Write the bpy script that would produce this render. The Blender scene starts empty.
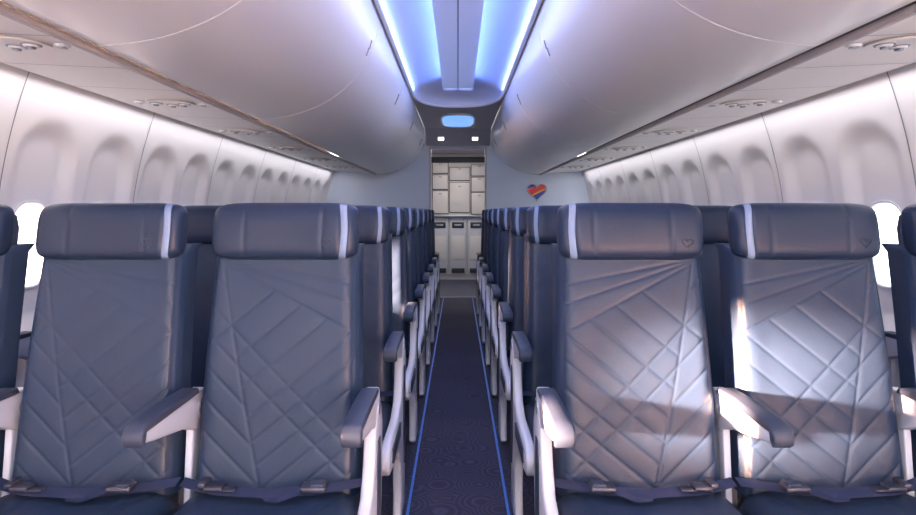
import bpy, bmesh, math, time, sys
import numpy as np
from mathutils import Vector, Matrix
scene = bpy.context.scene
COL = scene.collection
scene.view_settings.view_transform = 'Standard'
scene.view_settings.look = 'None'
scene.view_settings.exposure = 0.12

# ------------------------------------------------------------ materials
def mat(name, col, rough=0.5, metal=0.0, bump=None, bscale=200.0, emis=None, estr=0.0, coat=0.0, spec=None):
    m = bpy.data.materials.new(name); m.use_nodes = True
    nt = m.node_tree; b = nt.nodes['Principled BSDF']
    b.inputs['Base Color'].default_value = (*col, 1)
    b.inputs['Roughness'].default_value = rough
    b.inputs['Metallic'].default_value = metal
    if spec is not None: b.inputs['Specular IOR Level'].default_value = spec
    if emis:
        b.inputs['Emission Color'].default_value = (*emis, 1)
        b.inputs['Emission Strength'].default_value = estr
    if bump:
        tc = nt.nodes.new('ShaderNodeTexCoord')
        n = nt.nodes.new('ShaderNodeTexNoise'); n.inputs['Scale'].default_value = bscale
        n.inputs['Detail'].default_value = 2
        bp = nt.nodes.new('ShaderNodeBump'); bp.inputs['Strength'].default_value = bump
        bp.inputs['Distance'].default_value = 0.002
        nt.links.new(tc.outputs['Object'], n.inputs['Vector'])
        nt.links.new(n.outputs['Fac'], bp.inputs['Height'])
        nt.links.new(bp.outputs['Normal'], b.inputs['Normal'])
    return m

M_LEATHER = mat('navy_leather', (0.0115, 0.0255, 0.0590), 0.42, bump=0.2, bscale=350, spec=.26)
M_HEAD = mat('navy_leather_headrest', (0.0090, 0.0195, 0.0470), 0.42, bump=0.2, bscale=350, spec=.26)
M_STRIPE = mat('pale_blue_piping', (0.16, 0.22, 0.34), 0.5, spec=.3)
M_PAD = mat('armrest_pad', (0.026, 0.038, 0.070), 0.5, spec=.3)
M_WHITE = mat('seat_white_plastic', (0.55, 0.57, 0.65), 0.35)
M_BELT = mat('belt_webbing', (0.018, 0.028, 0.070), 0.8, spec=.2)
M_BUCK = mat('belt_buckle', (0.05, 0.055, 0.085), 0.35, metal=0.5)
M_METAL = mat('brushed_metal', (0.36, 0.37, 0.42), 0.35, metal=0.9)
M_DARK = mat('dark_frame', (0.02, 0.022, 0.03), 0.6)
M_BACK = mat('seat_back_shell', (0.016, 0.025, 0.05), 0.5)
M_BIN = mat('bin_laminate', (0.87, 0.84, 0.86), 0.30)
M_WALL = mat('sidewall_laminate', (0.86, 0.83, 0.84), 0.45)
M_PSU = mat('psu_panel', (0.84, 0.79, 0.77), 0.4)
M_RAIL = mat('rail_trim', (0.42, 0.38, 0.39), 0.4, metal=0.2)
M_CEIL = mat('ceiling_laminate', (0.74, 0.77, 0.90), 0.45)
M_PANEL = mat('backlit_centre_panel', (0.74, 0.77, 0.90), 0.45, emis=(.36, .46, .95), estr=.30)  # slight blue emission added so the panel reads brighter
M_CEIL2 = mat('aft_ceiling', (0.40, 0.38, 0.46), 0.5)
M_RIM = mat('ceiling_rim', (0.85, 0.85, 0.88), 0.35)
M_PART = mat('partition_laminate', (0.60, 0.67, 0.80), 0.5)
M_SEAM = mat('seam_grey', (0.25, 0.25, 0.28), 0.6)
M_BSEAM = mat('bin_latch_grey', (0.33, 0.32, 0.36), 0.5)
M_GAL = mat('galley_panel', (0.60, 0.56, 0.54), 0.4)
M_GAL2 = mat('galley_cart', (0.48, 0.48, 0.52), 0.35)
M_SHELL = mat('fuselage_lining', (0.10, 0.10, 0.11), 0.9)
M_SHADE = mat('window_shade_plastic', (0.75, 0.73, 0.72), 0.5)
M_LAMP = mat('lamp_lens', (0.9, 0.9, 0.9), 0.4, emis=(1, 0.95, 0.9), estr=4)
M_BLUEL = mat('blue_dome_lens', (0.2, 0.4, 0.9), 0.4, emis=(0.20, 0.45, 1.0), estr=0.9)
M_PATH = mat('floor_path_strip', (0.015, 0.08, 0.32), 0.4, emis=(0.015, 0.11, 0.5), estr=0.25)

def glass_mat():
    m = bpy.data.materials.new('window_pane'); m.use_nodes = True
    nt = m.node_tree; nt.nodes.clear()
    o = nt.nodes.new('ShaderNodeOutputMaterial'); mx = nt.nodes.new('ShaderNodeMixShader')
    t = nt.nodes.new('ShaderNodeBsdfTransparent'); g = nt.nodes.new('ShaderNodeBsdfGlossy')
    g.inputs['Roughness'].default_value = 0.05
    mx.inputs[0].default_value = 0.06
    nt.links.new(t.outputs[0], mx.inputs[1]); nt.links.new(g.outputs[0], mx.inputs[2])
    nt.links.new(mx.outputs[0], o.inputs[0]); return m
M_GLASS = glass_mat()

def carpet_mat():
    m = bpy.data.materials.new('navy_carpet'); m.use_nodes = True
    nt = m.node_tree; b = nt.nodes['Principled BSDF']; L = nt.links
    b.inputs['Roughness'].default_value = 0.9
    tc = nt.nodes.new('ShaderNodeTexCoord')
    vo = nt.nodes.new('ShaderNodeTexVoronoi'); vo.inputs['Scale'].default_value = 5.5
    L.new(tc.outputs['Object'], vo.inputs['Vector'])
    mul = nt.nodes.new('ShaderNodeMath'); mul.operation = 'MULTIPLY'; mul.inputs[1].default_value = 75
    sn = nt.nodes.new('ShaderNodeMath'); sn.operation = 'SINE'
    L.new(vo.outputs['Distance'], mul.inputs[0]); L.new(mul.outputs[0], sn.inputs[0])
    r = nt.nodes.new('ShaderNodeValToRGB')
    r.color_ramp.elements[0].position = 0.3; r.color_ramp.elements[0].color = (0.026, 0.028, 0.066, 1)
    r.color_ramp.elements[1].position = 0.9; r.color_ramp.elements[1].color = (0.062, 0.064, 0.125, 1)
    L.new(sn.outputs[0], r.inputs['Fac'])
    n = nt.nodes.new('ShaderNodeTexNoise'); n.inputs['Scale'].default_value = 260
    L.new(tc.outputs['Object'], n.inputs['Vector'])
    mx = nt.nodes.new('ShaderNodeMix'); mx.data_type = 'RGBA'; mx.blend_type = 'MULTIPLY'; mx.inputs['Factor'].default_value = 0.6
    L.new(r.outputs['Color'], mx.inputs['A']); L.new(n.outputs['Fac'], mx.inputs['B'])
    L.new(mx.outputs['Result'], b.inputs['Base Color'])
    return m
M_CARPET = carpet_mat()

def heart_mat():
    m = bpy.data.materials.new('heart_stripes'); m.use_nodes = True
    nt = m.node_tree; b = nt.nodes['Principled BSDF']; L = nt.links
    b.inputs['Roughness'].default_value = .25
    tc = nt.nodes.new('ShaderNodeTexCoord'); sp = nt.nodes.new('ShaderNodeSeparateXYZ')
    L.new(tc.outputs['Generated'], sp.inputs[0])
    c = nt.nodes.new('ShaderNodeMath'); c.operation = 'MULTIPLY_ADD'; c.inputs[1].default_value = -0.55
    L.new(sp.outputs['X'], c.inputs[0]); L.new(sp.outputs['Z'], c.inputs[2])
    r = nt.nodes.new('ShaderNodeValToRGB'); r.color_ramp.interpolation = 'CONSTANT'
    e = r.color_ramp.elements
    e[0].position = 0; e[0].color = (0.02, 0.05, 0.40, 1)
    e[1].position = 0.16; e[1].color = (1.0, 0.50, 0.03, 1)
    x = e.new(0.24); x.color = (0.75, 0.02, 0.02, 1)
    x = e.new(0.66); x.color = (0.02, 0.05, 0.40, 1)
    L.new(c.outputs[0], r.inputs['Fac']); L.new(r.outputs['Color'], b.inputs['Base Color'])
    return m
M_HEART = heart_mat()

# ------------------------------------------------------------ builder
class B:
    def __init__(s): s.v = []; s.f = []; s.m = []; s.mats = []
    def mi(s, m):
        if m not in s.mats: s.mats.append(m)
        return s.mats.index(m)
    def add(s, v, f, m, fm=None):
        o = len(s.v); s.v.extend([(float(p[0]), float(p[1]), float(p[2])) for p in v])
        if fm is None:
            k0 = s.mi(m); s.m.extend([k0] * len(f))
        else:
            idx = {}
            for mm_ in fm:
                if mm_.name not in idx: idx[mm_.name] = s.mi(mm_)
            s.m.extend([idx[mm_.name] for mm_ in fm])
        for q in f: s.f.append([k + o for k in q])
    def bm(s, bm, m):
        bm.verts.index_update()
        s.add([v.co[:] for v in bm.verts], [[v.index for v in f.verts] for f in bm.faces], m); bm.free()
    def rbox(s, c, size, m, bev=0.01, seg=2, rot=None):
        bm = bmesh.new(); bmesh.ops.create_cube(bm, size=1)
        bmesh.ops.scale(bm, vec=size, verts=bm.verts)
        if bev: bmesh.ops.bevel(bm, geom=bm.edges[:], offset=min(bev, min(size) * .45), segments=seg, affect='EDGES', profile=0.5)
        if rot: bmesh.ops.rotate(bm, matrix=Matrix.Rotation(rot[0], 3, rot[1]), verts=bm.verts)
        bmesh.ops.translate(bm, vec=c, verts=bm.verts); s.bm(bm, m)
    def prism(s, poly, x0, x1, m, bev=0.006, seg=2):
        bm = bmesh.new()
        vs = [bm.verts.new((x0, y, z)) for y, z in poly]
        f = bm.faces.new(vs); r = bmesh.ops.extrude_face_region(bm, geom=[f])
        bmesh.ops.translate(bm, vec=(x1 - x0, 0, 0), verts=[e for e in r['geom'] if isinstance(e, bmesh.types.BMVert)])
        bmesh.ops.recalc_face_normals(bm, faces=bm.faces)
        if bev: bmesh.ops.bevel(bm, geom=[e for e in bm.edges if abs(e.verts[0].co.x - e.verts[1].co.x) < 1e-6],
                                offset=bev, segments=seg, affect='EDGES', profile=0.5)
        s.bm(bm, m)
    def tube(s, pts, r, m, n=8, closed=False):
        P = [Vector(p) for p in pts]; V = []; F = []; N = len(P)
        for i, p in enumerate(P):
            a = P[(i + 1) % N] if (closed or i < N - 1) else P[i]; b = P[i - 1] if (closed or i > 0) else P[i]
            t = (a - b).normalized(); up = Vector((0, 0, 1)) if abs(t.z) < 0.9 else Vector((0, 1, 0))
            q = t.cross(up).normalized(); w = q.cross(t)
            for k in range(n):
                g = 2 * math.pi * k / n; V.append(p + q * r * math.cos(g) + w * r * math.sin(g))
        for i in range(N if closed else N - 1):
            j = (i + 1) % N
            for k in range(n): F.append([i * n + k, i * n + (k + 1) % n, j * n + (k + 1) % n, j * n + k])
        if not closed: F.append(list(range(n))[::-1]); F.append([(N - 1) * n + k for k in range(n)])
        s.add(V, F, m)
    def cyl(s, c, r, h, m, axis='Z', n=24, r2=None):
        bm = bmesh.new(); bmesh.ops.create_cone(bm, cap_ends=True, segments=n, radius1=r, radius2=r if r2 is None else r2, depth=h)
        if axis == 'Y': bmesh.ops.rotate(bm, matrix=Matrix.Rotation(math.pi / 2, 3, 'X'), verts=bm.verts)
        if axis == 'X': bmesh.ops.rotate(bm, matrix=Matrix.Rotation(math.pi / 2, 3, 'Y'), verts=bm.verts)
        bmesh.ops.translate(bm, vec=c, verts=bm.verts); s.bm(bm, m)
    def ribbon(s, A, Bp, m):
        n = len(A); s.add(list(A) + list(Bp), [[i, i + 1, n + i + 1, n + i] for i in range(n - 1)], m)
    def pad(s, P, off, m, mback=None):
        nv, nu = P.shape[:2]; V = P.reshape(-1, 3).tolist(); F = []
        for j in range(nv - 1):
            for i in range(nu - 1):
                a = j * nu + i; F.append([a, a + 1, a + nu + 1, a + nu])
        fm = [m] * len(F)
        ring = [i for i in range(nu)] + [j * nu + nu - 1 for j in range(1, nv)] + \
               [(nv - 1) * nu + i for i in range(nu - 2, -1, -1)] + [j * nu for j in range(nv - 2, 0, -1)]
        o = len(V)
        for r in ring:
            p = V[r]; V.append([p[0] + off[0], p[1] + off[1], p[2] + off[2]])
        R = len(ring)
        for k in range(R): F.append([ring[(k + 1) % R], ring[k], o + k, o + (k + 1) % R]); fm.append(m)
        F.append([o + k for k in range(R)][::-1]); fm.append(mback or m)
        s.add(V, F, m, fm)
    def mesh(s, name, flip=False, smooth=True, ang=38):
        me = bpy.data.meshes.new(name)
        V = [(-x, y, z) for x, y, z in s.v] if flip else s.v
        F = [q[::-1] for q in s.f] if flip else s.f
        me.from_pydata(V, [], F)
        for m in s.mats: me.materials.append(m)
        me.polygons.foreach_set('material_index', s.m)
        me.update()
        if smooth:
            me.shade_smooth(); me.set_sharp_from_angle(angle=math.radians(ang))
        return me
    def obj(s, name, loc=(0, 0, 0), flip=False, smooth=True, ang=38, parent=None):
        o = bpy.data.objects.new(name, s.mesh(name + '_mesh', flip, smooth, ang)); o.location = loc
        COL.objects.link(o)
        if parent: o.parent = parent
        return o

def box_obj(name, c, size, m, bev=0.0):
    b = B(); b.rbox((0, 0, 0), size, m, bev); return b.obj(name, c)

# ------------------------------------------------------------ seat
PITCH = 0.81; Y0 = 1.66; NROW = 8
def rec(z): return (z - 0.45) * 0.13 / 0.73

def seg_dist(X, H, segs):
    D = np.full(X.shape, 9.0)
    for (x1, y1, x2, y2) in segs:
        dx, dy = x2 - x1, y2 - y1; L = dx * dx + dy * dy
        t = np.clip(((X - x1) * dx + (H - y1) * dy) / L, 0, 1)
        D = np.minimum(D, np.hypot(X - x1 - t * dx, H - y1 - t * dy))
    return D

def back_segments():
    S = []
    W = 0.186
    # sweeping fan below the headrest
    S += [(-W, .520, W, .592), (-W, .468, W, .590), (-W, .395, .165, .578)]
    S.append((.165, .578, .030, -.02))          # long steep seam
    def xr(y): return .030 + (y + .02) * (.135 / .598)
    def march(x, y, dx, dy, stop):
        t = 0
        for it in range(1200):
            if stop(x + dx * t, y + dy * t) or y + dy * t < -.02: break
            t += .001
        if t > .015: S.append((x, y, x + dx * t, y + dy * t))
    # parallel descending family left of the seam
    for k in range(6): march(-W, .395 - .070 * k, 1, -.85, lambda x, y: x >= xr(y))
    for x0 in (-.118, -.048, .024): march(x0, .395 + (x0 + W) * (.183 / .351), 1, -.85, (lambda x, y: x >= W) if x0 > 0 else (lambda x, y: x >= xr(y)))
    # parallel ascending family right of the seam, two running on to make long diamonds
    for k in range(8): march(W, .545 - .078 * k, -1, -1.0, (lambda x, y: x <= -W) if k in (1, 2) else (lambda x, y: x <= xr(y)))
    S += [(-W, -.02, -W, .62), (W, -.02, W, .62)]
    return S
SEGS = back_segments()

def rounded_sample(n, p):
    u = np.linspace(-1, 1, n); return np.sign(u) * (1 - (1 - np.abs(u)) ** p)

def seat_builder(aisle, logo_x, hi):
    b = B()
    nu, nv = (130, 176) if hi else (44, 60)
    u = rounded_sample(nu, 1.2); v = np.linspace(0, 1, nv)
    U, V = np.meshgrid(u, v)
    Z = .43 + V * .645
    hw = .219 - .020 * V
    X = U * hw
    Y = rec(Z) + .05 * np.abs(U) ** 12 - .010 * np.clip((np.abs(U) - .55) / .35, 0, 1) ** 2 - .008 * np.sin(V * math.pi)
    Y += .03 * np.clip((V - .96) / .04, 0, 1) ** 2
    D = seg_dist(X / hw * .2, Z - .45, SEGS)
    Y += (.0018 * np.exp(-(D / .0028) ** 2) + .0014 * np.exp(-D / .010)) if hi else .0028 * np.exp(-D / .006)
    b.pad(np.stack([X, Y, Z], -1), (0, .065, 0), M_LEATHER, M_BACK)
    b.prism([(.06, .42), (.10, .42), (.215, 1.12), (.205, 1.16), (.17, 1.16), (.10, .60)], -.175, .175, M_BACK, .01)
    nx, na = (120, 32) if hi else (50, 20)
    Xs = rounded_sample(nx, 2.2); V_ = []; F = []; fm = []
    hx, ry, rz = .199, .050, .079
    zc = 1.114
    for i, xx in enumerate(Xs):
        s = max(1 - abs(xx) ** 7, 0) ** (1 / 3.0); s = max(s, .02)
        x = xx * hx
        gr = 1 - .10 * (math.exp(-abs(x - .105) / .004) + math.exp(-abs(x + .105) / .004))
        gr *= 1 - .10 * (math.exp(-abs(x + .148) / .003) + math.exp(-abs(x + .166) / .003))
        for k in range(na):
            a = 2 * math.pi * k / na; c, q = math.cos(a), math.sin(a)
            yy = -ry * math.copysign(abs(c) ** (2 / 2.9), c) * s * (gr if c > 0 else 1)
            zz = rz * math.copysign(abs(q) ** (2 / 3.3), q) * (.50 + .50 * s)
            bow = -.010 * (1 - (zz / rz) ** 2) * math.exp(-((x + .157) / .028) ** 2)
            V_.append((x + bow, rec(zc + zz) + .018 - .010 * xx * xx + yy, zc + zz))
    for i in range(nx - 1):
        xm = (Xs[i] + Xs[i + 1]) / 2 * hx
        for k in range(na):
            F.append([i * na + k, i * na + (k + 1) % na, (i + 1) * na + (k + 1) % na, (i + 1) * na + k])
            fm.append(M_STRIPE if (-.166 < xm < -.148) else M_HEAD)
    F.append([k for k in range(na)][::-1]); fm.append(M_HEAD)
    F.append([(nx - 1) * na + k for k in range(na)]); fm.append(M_HEAD)
    b.add(V_, F, M_HEAD, fm)
    if hi:
        hp = []
        for k in range(28):
            t = 2 * math.pi * k / 28
            hxx = 16 * math.sin(t) ** 3; hz = 13 * math.cos(t) - 5 * math.cos(2 * t) - 2 * math.cos(3 * t) - math.cos(4 * t)
            z = 1.085 + hz * .00085; x = logo_x + hxx * .00095
            hp.append((x, rec(z) + .018 - ry - .010 * (x / hx) ** 2 + .0012, z))
        b.tube(hp, .0014, M_PAD, 6, True)
    nu, nv = (60, 60) if hi else (20, 20)
    u = rounded_sample(nu, 1.8); v = rounded_sample(nv, 1.8)
    U, V = np.meshgrid(u, v)
    X = U * .226; Y = -.215 - V * .255
    Z = .460 - .05 * np.abs(U) ** 12 - .06 * np.abs(V) ** 12 - .010 * (1 - U ** 2)
    S2 = [(-.12, 1, -.10, -1), (.12, 1, .10, -1), (-.2, -.19, .2, -.19), (-.10, -.19, -.2, 0.02), (.10, -.19, .2, 0.02), (-.11, -.08, .11, -.08)]
    D = seg_dist(X, Y, S2); Z -= .005 * np.exp(-D / .005)
    b.pad(np.stack([X, Y, Z], -1)[:, ::-1], (0, 0, -.07), M_LEATHER)
    b.rbox((0, -.12, .335), (.46, .04, .035), M_METAL, .01); b.rbox((0, -.36, .335), (.46, .04, .035), M_METAL, .01)
    b.prism([(-.40, .33), (-.36, .33), (-.22, .05), (-.12, .04), (.06, .0), (.10, .0), (.10, .03), (-.08, .08), (-.10, .33), (-.14, .33), (-.15, .10), (-.20, .12), (-.34, .34)],
            .02, .05, M_METAL, 0)
    b.rbox((.035, -.14, .012), (.05, .56, .024), M_DARK, .004)
    path = [(-.236, .00, .468), (-.19, -.035, .474), (-.12, -.05, .468), (0, -.058, .463), (.12, -.05, .466), (.19, -.035, .474), (.236, .00, .468)]
    A = [(x, y + .020, z + .008) for x, y, z in path]; C = [(x, y - .020, z + .001) for x, y, z in path]
    b.ribbon(C, A, M_BELT)
    b.rbox((-.115, -.05, .480), (.062, .044, .014), M_BUCK, .005, 2)
    b.rbox((-.125, -.05, .489), (.034, .036, .007), M_PAD, .003, 2)
    b.rbox((.135, -.045, .479), (.045, .040, .010), M_BUCK, .003, 2)
    b.rbox((.165, -.035, .484), (.018, .048, .012), M_BUCK, .003, 2)
    b.rbox((.10, -.05, .475), (.04, .028, .004), M_BUCK, .001, 1)
    b.ribbon([(-.09, -.075, .474), (-.04, -.10, .463), (.0, -.09, .462)], [(-.09, -.05, .478), (-.035, -.07, .466), (.01, -.065, .464)], M_BELT)
    def arm(x):
        w = .0195
        b.prism([(.115, .685), (.125, .62), (.105, .585), (.06, .585), (.0, .610), (-.17, .640), (-.226, .652), (-.238, .668), (-.226, .680), (-.08, .684)],
                x - w, x + w, M_WHITE, .006)
        b.prism([(.07, .682), (.06, .698), (-.05, .702), (-.20, .697), (-.236, .692), (-.252, .676), (-.250, .656), (-.238, .647), (-.228, .660), (-.224, .676)],
                x - w - .004, x + w + .004, M_PAD, .005)
        b.cyl((x, .09, .64), .022, .046, M_METAL, 'X', 16)
    arm(.24)
    b.prism([(.06, .64), (.12, .64), (.09, .33), (.03, .33)], .230, .250, M_WHITE, .004)
    if aisle:
        arm(-.24)
        b.prism([(.125, .65), (.05, .65), (.02, .60), (-.005, .52), (-.05, .455), (-.14, .425), (-.40, .425), (-.455, .405), (-.465, .37), (-.44, .335), (-.30, .315),
                 (-.13, .29), (-.06, .22), (-.045, .10), (-.06, .02), (-.03, .0), (.10, .0), (.12, .03), (.115, .25), (.15, .42), (.165, .58)],
                -.262, -.230, M_WHITE, .008)
        b.prism([(.09, .56), (.05, .56), (.03, .48), (.03, .30), (.06, .18), (.085, .18), (.10, .40)], -.265, -.262, M_PAD, 0)
        b.rbox((-.264, -.25, .375), (.006, .26, .05), M_PAD, .002, 2)
    else:
        b.rbox((-.05, -.12, .335), (.46, .04, .035), M_METAL, .01)
    return b

XS = [.475, .957, 1.447]
for hi in (True, False):
    SB = {}
    for side in (1, -1):
        for a in (True, False):
            SB[(side, a)] = seat_builder(a, .145 if side == 1 else -.120, hi).mesh('airline_seat_mesh', flip=(side == -1), ang=50)
    for r in ([0] if hi else range(1, NROW)):
        for side in (1, -1):
            for k, x in enumerate(XS):
                o = bpy.data.objects.new('airline_seat', SB[(side, k == 0)])
                o.location = (side * x, Y0 + PITCH * r, 0); COL.objects.link(o)

# ------------------------------------------------------------ floor
YA, YB = -2.2, 8.5
box_obj('floor', (0, 4.5, -.03), (3.6, 13.6, .06), M_CARPET)
for s in (1, -1):
    box_obj('trim_%d' % (1 if s > 0 else 2), (s * .195, 3.25, .003), (.010, 10.9, .006), M_PATH)
box_obj('trim_3', (0, 8.72, .004), (.74, .06, .008), M_METAL)
box_obj('floor_galley', (0, 9.9, .003), (1.8, 2.3, .006), mat('galley_vinyl', (.035, .04, .075), .35))

# ------------------------------------------------------------ sidewalls
WP = .508; WY = 2.70; ZT, ZB = 1.70, .60
def wx(z):
    return 1.765 - .135 * ((z - .95) / .75) ** 2 if z > .95 else 1.765 - .12 * ((.95 - z) / .95) ** 2
def sm(t): t = min(max(t, 0), 1); return t * t * (3 - 2 * t)
def recess(y, z):
    hw = .235 - .03 * min(max((z - 1.1) / .45, 0), 1)
    r = .18
    qx = abs(y) - hw + r; qz = abs(z - 1.10) - .46 + r
    d = math.hypot(max(qx, 0), max(qz, 0)) + min(max(qx, qz), 0) - r
    return .036 * sm(-d / .11)
def wall_module():
    b = B(); h = WP / 2; cz = 1.03; a, bb = .128, .182
    n1, n2 = 16, 32
    per = [(-h + 2 * h * i / n1, ZT) for i in range(n1)] + [(h, ZT - (ZT - ZB) * i / n2) for i in range(n2)] + \
          [(h - 2 * h * i / n1, ZB) for i in range(n1)] + [(-h, ZB + (ZT - ZB) * i / n2) for i in range(n2)]
    N = len(per); T = 30; V = []
    Q = []
    for (y, z) in per:
        dy, dz = y, z - cz; rr = (abs(dy / a) ** 2.8 + abs(dz / bb) ** 2.8) ** (-1 / 2.8); Q.append((dy * rr, cz + dz * rr))
    for t in range(T + 1):
        w = t / T
        for (p, q) in zip(per, Q):
            y = q[0] + (p[0] - q[0]) * w; z = q[1] + (p[1] - q[1]) * w
            V.append((wx(z) + recess(y, z), y, z))
    F = []
    for t in range(T):
        for i in range(N):
            j = (i + 1) % N; F.append([t * N + i, t * N + j, (t + 1) * N + j, (t + 1) * N + i])
    b.add(V, F, M_WALL)
    loops = [(1.0, 0.0), (1.02, -.005), (.99, -.007), (.955, -.003), (.945, .010), (.94, .022)]
    V = []
    for sc, dx in loops:
        for q in Q:
            V.append((wx(q[1]) + recess(q[0], q[1]) + dx, q[0] * sc, cz + (q[1] - cz) * sc))
    F = []
    for t in range(len(loops) - 1):
        for i in range(N):
            j = (i + 1) % N; F.append([t * N + j, t * N + i, (t + 1) * N + i, (t + 1) * N + j])
    b.add(V, F, M_RIM)
    o = len(loops) - 1
    pane = [V[o * N + i] for i in range(N)]; px = sum(p[0] for p in pane) / N
    b.add([(p[0], p[1], p[2]) for p in pane] + [(px, 0, cz)], [[i, (i + 1) % N, N] for i in range(N)], M_GLASS)
    nz = 12; A = []; C = []
    for i in range(nz + 1):
        z = ZB * i / nz; x = wx(z); A.append((x, -h, z)); C.append((x, h, z))
    b.ribbon(A, C, M_WALL)
    return b
WM = wall_module()
WMM = {1: WM.mesh('wall_module', False, ang=60), -1: WM.mesh('wall_module_l', True, ang=60)}
KS = range(-9, 12)
for s, nm in ((1, 'wall_right'), (-1, 'wall_left')):
    e = bpy.data.objects.new(nm, None); COL.objects.link(e)
    for i, k in enumerate(KS):
        o = bpy.data.objects.new('window_%d' % (i + 1), WMM[s]); o.location = (0, WY + WP * k, 0); o.parent = e; COL.objects.link(o)
    b = B()
    for k in range(-8, 13, 2):
        y = WY + WP * (k - .5)
        A = []; C = []
        for i in range(40):
            z = ZB + (ZT - ZB) * i / 39; x = wx(z) - .0015; A.append((x, y - .003, z)); C.append((x, y + .003, z))
        b.ribbon(A, C, M_SEAM)
    o = b.obj('panel_joints', flip=(s == -1)); o.parent = e
    b = B(); b.rbox((1.735, 3.3, .60), (.03, 10.6, .03), M_RIM, .006)
    o = b.obj('dado_rail', flip=(s == -1)); o.parent = e
b = B(); b.rbox((0, 0, 0), (.006, .25, .36), M_SHADE, .002)
for i in range(4): b.rbox((.004, 0, -.14 + .02 * i), (.004, .2, .004), M_SHADE, .001)
SHM = b.mesh('window_shade_mesh')
for k in KS:  # drawn shades added on the left to block stray sun beams
    if k not in (-4, 0, 1, 2):
        o = bpy.data.objects.new('window_shade', SHM); o.location = (-1.817, WY + WP * k, 1.03); COL.objects.link(o)

# ------------------------------------------------------------ roof lining
b = B(); prof = [(1.82, 1.55), (1.82, 1.75), (1.64, 2.07), (1.30, 2.40), (.85, 2.55), (0, 2.62), (-.85, 2.55), (-1.30, 2.40), (-1.64, 2.07), (-1.82, 1.75), (-1.82, 1.55)]
b.ribbon([(x, YA, z) for x, z in prof], [(x, 8.6, z) for x, z in prof], M_SHELL); b.obj('ceiling_lining')

# ------------------------------------------------------------ overhead bins
def bez(A, Bc, C, D, n):
    out = []
    for i in range(n + 1):
        t = i / n; k = [(1 - t) ** 3, 3 * t * (1 - t) ** 2, 3 * t * t * (1 - t), t ** 3]
        out.append(tuple(sum(k[j] * p[c] for j, p in enumerate((A, Bc, C, D))) for c in (0, 1)))
    return out
BP = bez((.42, 2.20), (.425, 1.95), (.62, 1.67), (1.055, 1.655), 40)
def bin_builder(L):
    b = B()
    poly = BP + [(1.068, 1.662), (1.075, 1.72), (1.3, 1.9), (1.0, 2.28), (.5, 2.34), (.43, 2.24)]
    bm = bmesh.new(); vs = [bm.verts.new((x, 0, z)) for x, z in poly]
    f = bm.faces.new(vs); r = bmesh.ops.extrude_face_region(bm, geom=[f])
    bmesh.ops.translate(bm, vec=(0, L, 0), verts=[e for e in r['geom'] if isinstance(e, bmesh.types.BMVert)])
    bmesh.ops.recalc_face_normals(bm, faces=bm.faces)
    bmesh.ops.bevel(bm, geom=[e for e in bm.edges if abs(e.verts[0].co.y - e.verts[1].co.y) < 1e-6], offset=.002, segments=2, affect='EDGES')
    b.bm(bm, M_BIN)
    def surf(t, off):
        i = min(int(t * 40), 39); x, z = BP[i]; x2, z2 = BP[i + 1]
        d = math.hypot(x2 - x, z2 - z); nx, nz = (z2 - z) / d, -(x2 - x) / d
        return x + nx * off, z + nz * off
    for t in (.22, .27):
        x, z = surf(t, .002); x2, z2 = surf(t + .04, .002)
        b.tube([(x, L - .09, z), (x2, L - .07, z2)], .004, M_BSEAM, 8)
    return b
L = 1.52
bb_ = bin_builder(L - .004)
mm = {1: bb_.mesh('overhead_bin_mesh', False), -1: bb_.mesh('overhead_bin_mesh_l', True)}
bs = bin_builder(8.49 - (.37 + L * 5) - .003)
ms = {1: bs.mesh('bin_short', False), -1: bs.mesh('bin_short_l', True)}
for s in (1, -1):
    for k in range(-2, 6):
        y = .37 + L * k
        o = bpy.data.objects.new('overhead_bin', ms[s] if k == 5 else mm[s]); o.location = (0, y, 0); COL.objects.link(o)
    b = B(); b.rbox((1.088, 3.15, 1.650), (.022, 10.68, .022), M_RAIL, .006); b.rbox((1.110, 3.15, 1.663), (.014, 10.68, .01), M_DARK, .002)
    b.obj('trim_rail_%s' % ('right' if s > 0 else 'left'), flip=(s == -1))
    b = B()
    b.ribbon([(1.11, YA, 1.668), (1.11, 8.49, 1.668)], [(1.60, YA, 1.690), (1.60, 8.49, 1.690)], M_PSU)
    b.ribbon([(1.60, YA, 1.690), (1.60, 8.49, 1.690)], [(1.645, YA, 1.715), (1.645, 8.49, 1.715)], M_DARK)
    for i in range(20):
        y = .16 + .4175 * i
        b.ribbon([(1.12, y, 1.6665), (1.595, y, 1.6882)], [(1.12, y + .005, 1.6665), (1.595, y + .005, 1.6882)], M_SEAM)
    b.obj('service_panel_%s' % ('right' if s > 0 else 'left'), flip=(s == -1))
b = B()
bm = bmesh.new(); bmesh.ops.create_cone(bm, cap_ends=True, segments=40, radius1=.10, radius2=.092, depth=.008)
bmesh.ops.scale(bm, vec=(1.15, .85, 1), verts=bm.verts); b.bm(bm, M_PSU)
for dx, dy in ((-.065, -.012), (0, .02), (.065, -.012)):
    b.cyl((dx, dy, -.006), .021, .010, M_RIM, r2=.026); b.cyl((dx, dy, -.013), .011, .008, M_METAL, r2=.015)
    b.tube([(dx + .026 * math.cos(g * math.pi / 12), dy + .026 * math.sin(g * math.pi / 12), -.004) for g in range(24)], .003, M_SEAM, 6, True)
for dx in (-.15, .15):
    b.cyl((dx, .0, -.001), .022, .008, M_RIM); b.cyl((dx, 0, -.005), .014, .006, M_METAL)
VENT = b.mesh('air_vent_mesh')
for s in (1, -1):
    for i in range(-1, 6):
        o = bpy.data.objects.new('air_vent_panel', VENT); o.location = (s * 1.335, 1.93 + 1.07 * i, 1.672); COL.objects.link(o)
        o.rotation_euler = (0, -s * .045, 0)

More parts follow.
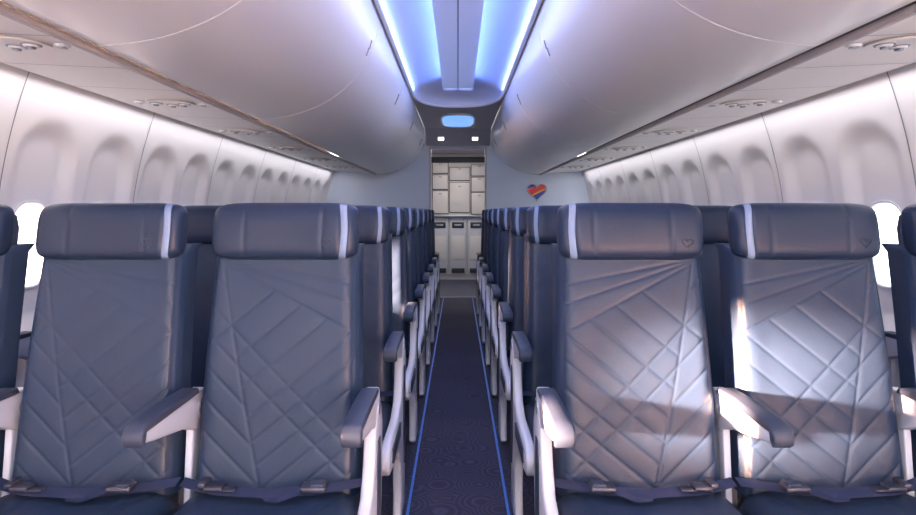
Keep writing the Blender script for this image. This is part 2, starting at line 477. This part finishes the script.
# ------------------------------------------------------------ ceiling
W = .40; YE = 5.65; TL = .72; WE = .419; DH = .17
def hwid(y):
    if y <= YE: return W
    q = min((y - YE) / TL, 1.0); return W * max(0.0, 1 - q ** 2.4) ** (1 / 2.4)
b = B()
ys = list(np.linspace(YA, YE, 30)) + [YE + TL * math.sin(math.pi / 2 * i / 30) for i in range(1, 31)]
ys = [float(y) for y in ys]
nx = 48; V = []; F = []
for y in ys:
    w = hwid(y)
    for i in range(nx + 1):
        sx = math.sin(math.pi / 2 * (-1 + 2 * i / nx)); V.append((sx * w, y, 2.215 + DH * (max(0, 1 - sx * sx)) ** .6 * (w / W) ** .8))
for j in range(len(ys) - 1):
    for i in range(nx): a = j * (nx + 1) + i; F.append([a, a + nx + 1, a + nx + 2, a + 1])
b.add(V, F, M_CEIL)
out = [(hwid(y), y, 2.203) for y in ys]
rim = out + [(-x, y, z) for x, y, z in out[::-1][1:]]
b.tube(rim, .014, M_RIM, 10)
A = [(hwid(y), y, 2.208) for y in ys if y <= YE]; C = [(WE, y, 2.208) for y in ys if y <= YE]
b.ribbon(A, C, M_RIM)
b.ribbon([(-x, y, z) for x, y, z in C], [(-x, y, z) for x, y, z in A], M_RIM)
b.obj('ceiling', ang=60)
b = B()
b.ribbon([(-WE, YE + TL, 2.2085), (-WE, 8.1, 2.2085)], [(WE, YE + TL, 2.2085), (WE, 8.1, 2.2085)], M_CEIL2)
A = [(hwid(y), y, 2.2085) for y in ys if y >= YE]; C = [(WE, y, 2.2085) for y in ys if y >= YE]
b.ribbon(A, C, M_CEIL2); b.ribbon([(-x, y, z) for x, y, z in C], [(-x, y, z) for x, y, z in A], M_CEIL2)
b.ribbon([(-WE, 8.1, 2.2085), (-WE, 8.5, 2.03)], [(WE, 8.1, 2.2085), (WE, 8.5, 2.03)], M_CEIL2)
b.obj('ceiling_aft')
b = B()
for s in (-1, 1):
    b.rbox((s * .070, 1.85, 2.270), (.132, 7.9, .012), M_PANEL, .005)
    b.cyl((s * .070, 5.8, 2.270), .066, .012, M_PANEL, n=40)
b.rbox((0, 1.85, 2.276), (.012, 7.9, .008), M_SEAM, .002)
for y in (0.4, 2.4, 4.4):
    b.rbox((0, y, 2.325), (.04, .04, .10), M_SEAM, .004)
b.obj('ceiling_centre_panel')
b = B()
pts = []
for k in range(48):
    g = 2 * math.pi * k / 48
    pts.append((.19 * math.copysign(abs(math.cos(g)) ** .6, math.cos(g)), .5 * math.copysign(abs(math.sin(g)) ** .6, math.sin(g)), 0))
b.tube(pts, .014, M_RIM, 8, True)
V = [(x * sc, y * sc, z) for sc, z in ((1, .0), (.9, -.012), (.6, -.02), (.01, -.024)) for x, y, _ in pts]
b.add(V, [[r * 48 + k, r * 48 + (k + 1) % 48, (r + 1) * 48 + (k + 1) % 48, (r + 1) * 48 + k][::-1] for r in range(3) for k in range(48)], M_BLUEL)
b.obj('ceiling_dome_lamp', (0, 7.35, 2.20))
for s in (-1, 1):
    b = B(); b.rbox((0, 0, 0), (.09, .10, .012), M_RIM, .004); b.rbox((0, 0, -.006), (.07, .07, .008), M_LAMP, .002)
    o = b.obj('ceiling_spotlight', (s * .22, 8.32, 2.108)); o.rotation_euler = (-.42, 0, 0)

# ------------------------------------------------------------ aft partitions
def partition(s):
    b = B(); bm = bmesh.new()
    poly = [(.37, 0), (1.76, 0), (1.76, 1.0), (1.74, 1.3), (1.68, 1.6), (1.5, 2.1), (1.1, 2.4), (.37, 2.4)]
    vs = [bm.verts.new((x, 0, z)) for x, z in poly]; f = bm.faces.new(vs)
    r = bmesh.ops.extrude_face_region(bm, geom=[f]); bmesh.ops.translate(bm, vec=(0, .05, 0), verts=[e for e in r['geom'] if isinstance(e, bmesh.types.BMVert)])
    bmesh.ops.recalc_face_normals(bm, faces=bm.faces); b.bm(bm, M_PART)
    b.rbox((.365, .025, 1.02), (.022, .07, 2.03), M_RAIL, .006)
    b.obj('wall_partition_%s' % ('right' if s > 0 else 'left'), (0, 8.5, 0), flip=(s == -1), ang=30)
partition(1); partition(-1)
box_obj('trim_header', (0, 8.53, 2.1), (.72, .06, .22), M_CEIL2)
b = B(); n = 60
def heart(sc): return [(16 * math.sin(2 * math.pi * k / n) ** 3 * sc * 1.05, 0, (13 * math.cos(2 * math.pi * k / n) - 5 * math.cos(4 * math.pi * k / n) - 2 * math.cos(6 * math.pi * k / n) - math.cos(8 * math.pi * k / n)) * sc) for k in range(n)]
h = heart(.0074); V = [(x, -.012, z) for x, y, z in h] + [(x, 0, z) for x, y, z in h]
b.add(V, [list(range(n))] + [[k, n + k, n + (k + 1) % n, (k + 1) % n] for k in range(n)], M_HEART)
b.tube([(x, -.012, z) for x, y, z in heart(.0076)], .006, M_METAL, 8, True)
b.obj('heart_emblem', (1.04, 8.497, 1.43))

# ------------------------------------------------------------ vestibule + galley
box_obj('wall_vestibule_left', (-.95, 9.85, 1.1), (.04, 2.6, 2.2), M_PART)
box_obj('wall_vestibule_right', (.95, 9.85, 1.1), (.04, 2.6, 2.2), M_PART)
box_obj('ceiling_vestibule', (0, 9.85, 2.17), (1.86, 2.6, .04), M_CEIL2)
box_obj('wall_back', (0, 11.25, 1.1), (3.6, .05, 2.3), M_GAL)
b = B()
b.rbox((0, .235, 1.07), (1.7, .26, 2.14), M_GAL, .004)
for i in range(-2, 3):
    x = i * .31
    b.rbox((x, .085, .575), (.29, .03, .97), M_GAL2, .012)
    b.rbox((x, .062, .93), (.20, .012, .10), M_DARK, .006); b.rbox((x, .056, .93), (.12, .014, .03), M_METAL, .004)
    b.rbox((x, .066, .55), (.22, .01, .40), M_GAL, .006); b.rbox((x, .06, .16), (.22, .014, .08), M_DARK, .006)
    b.rbox((x + .10, .060, 1.03), (.03, .02, .03), M_METAL, .004)
b.rbox((0, .06, 1.085), (1.7, .12, .03), M_METAL, .006)
for (x, z, w, h_) in ((-.30, 1.32, .26, .38), (.03, 1.40, .34, .50), (.36, 1.30, .26, .36), (-.30, 1.66, .26, .24), (.03, 1.80, .34, .22), (.36, 1.62, .26, .24), (-.30, 1.90, .26, .18), (.36, 1.86, .26, .18), (.66, 1.5, .26, .7), (-.62, 1.5, .28, .7)):
    b.rbox((x, .088, z), (w, .03, h_), M_GAL, .010); b.rbox((x, .068, z + h_ * .38), (.05, .014, .022), M_METAL, .004)
    b.rbox((x, .098, z), (w + .018, .02, h_ + .018), M_DARK, .002)
b.rbox((0, .075, 2.04), (1.2, .05, .09), M_DARK, .01)
b.obj('galley_cabinet', (0, 10.85, 0))

# ------------------------------------------------------------ lights
def area(name, loc, rot, sx, sy, P, col):
    l = bpy.data.lights.new(name, 'AREA'); l.shape = 'RECTANGLE'; l.size = sx; l.size_y = sy; l.energy = P; l.color = col
    o = bpy.data.objects.new(name, l); o.location = loc; o.rotation_euler = rot; COL.objects.link(o); return o
for s in (1, -1):
    # LED strips on the upper edges of the centre panel, washing the cove
    area('cove_light', (s * .125, 1.8, 2.292), (0, -s * math.radians(115), 0), .02, 7.9, 12, (.14, .26, 1.0))
    area('cove_light', (s * .378, 1.9, 2.222), (math.pi, s * .95, 0), .02, 7.6, 9, (.26, .40, 1.0))
    area('sidewall_light', (s * 1.56, 3.1, 1.682), (0, s * .0, 0), .07, 10.4, 20, (.97, .94, 1.0))
area('ceiling_light', (0, -.9, 2.19), (math.radians(35), 0, 0), .7, 1.2, 30, (.94, .95, 1.0))  # added fill lamp above and behind the camera, brightens the seat fronts
area('ceiling_light', (0, 1.8, 2.258), (0, 0, 0), .22, 7.6, 22, (.84, .87, 1.0))  # added soft downlight under the centre panel for general fill
area('ceiling_light', (0, 9.7, 2.14), (0, 0, 0), .6, 1.0, 18, (1.0, .93, .86))  # added lamp in the vestibule, brightens the galley
sun = bpy.data.lights.new('sun', 'SUN'); sun.energy = 260; sun.color = (1.0, .54, .33); sun.angle = math.radians(3.0)
so = bpy.data.objects.new('sun', sun); COL.objects.link(so)
d = Vector((2.65, 1.06, -.34)); so.rotation_euler = d.to_track_quat('-Z', 'Y').to_euler()

w = bpy.data.worlds.new('World'); scene.world = w; w.use_nodes = True
nt = w.node_tree; bg = nt.nodes['Background']
tc = nt.nodes.new('ShaderNodeTexCoord'); sp = nt.nodes.new('ShaderNodeSeparateXYZ'); r = nt.nodes.new('ShaderNodeValToRGB')
mp = nt.nodes.new('ShaderNodeMath'); mp.operation = 'MULTIPLY_ADD'; mp.inputs[1].default_value = .5; mp.inputs[2].default_value = .5
nt.links.new(tc.outputs['Generated'], sp.inputs[0]); nt.links.new(sp.outputs['X'], mp.inputs[0]); nt.links.new(mp.outputs[0], r.inputs['Fac'])
r.color_ramp.elements[0].color = (1.0, .91, .88, 1); r.color_ramp.elements[1].color = (.94, .96, 1.0, 1)
nt.links.new(r.outputs['Color'], bg.inputs['Color']); bg.inputs['Strength'].default_value = 4.2

# ------------------------------------------------------------ camera
c = bpy.data.cameras.new('camera'); c.sensor_width = 36; c.lens = 644 / 916 * 36; c.shift_y = -(257.5 - 211) / 916; c.clip_start = .02
co = bpy.data.objects.new('camera', c); co.location = (0, 0, 1.17); co.rotation_euler = (math.pi / 2, 0, 0); COL.objects.link(co)
scene.camera = co
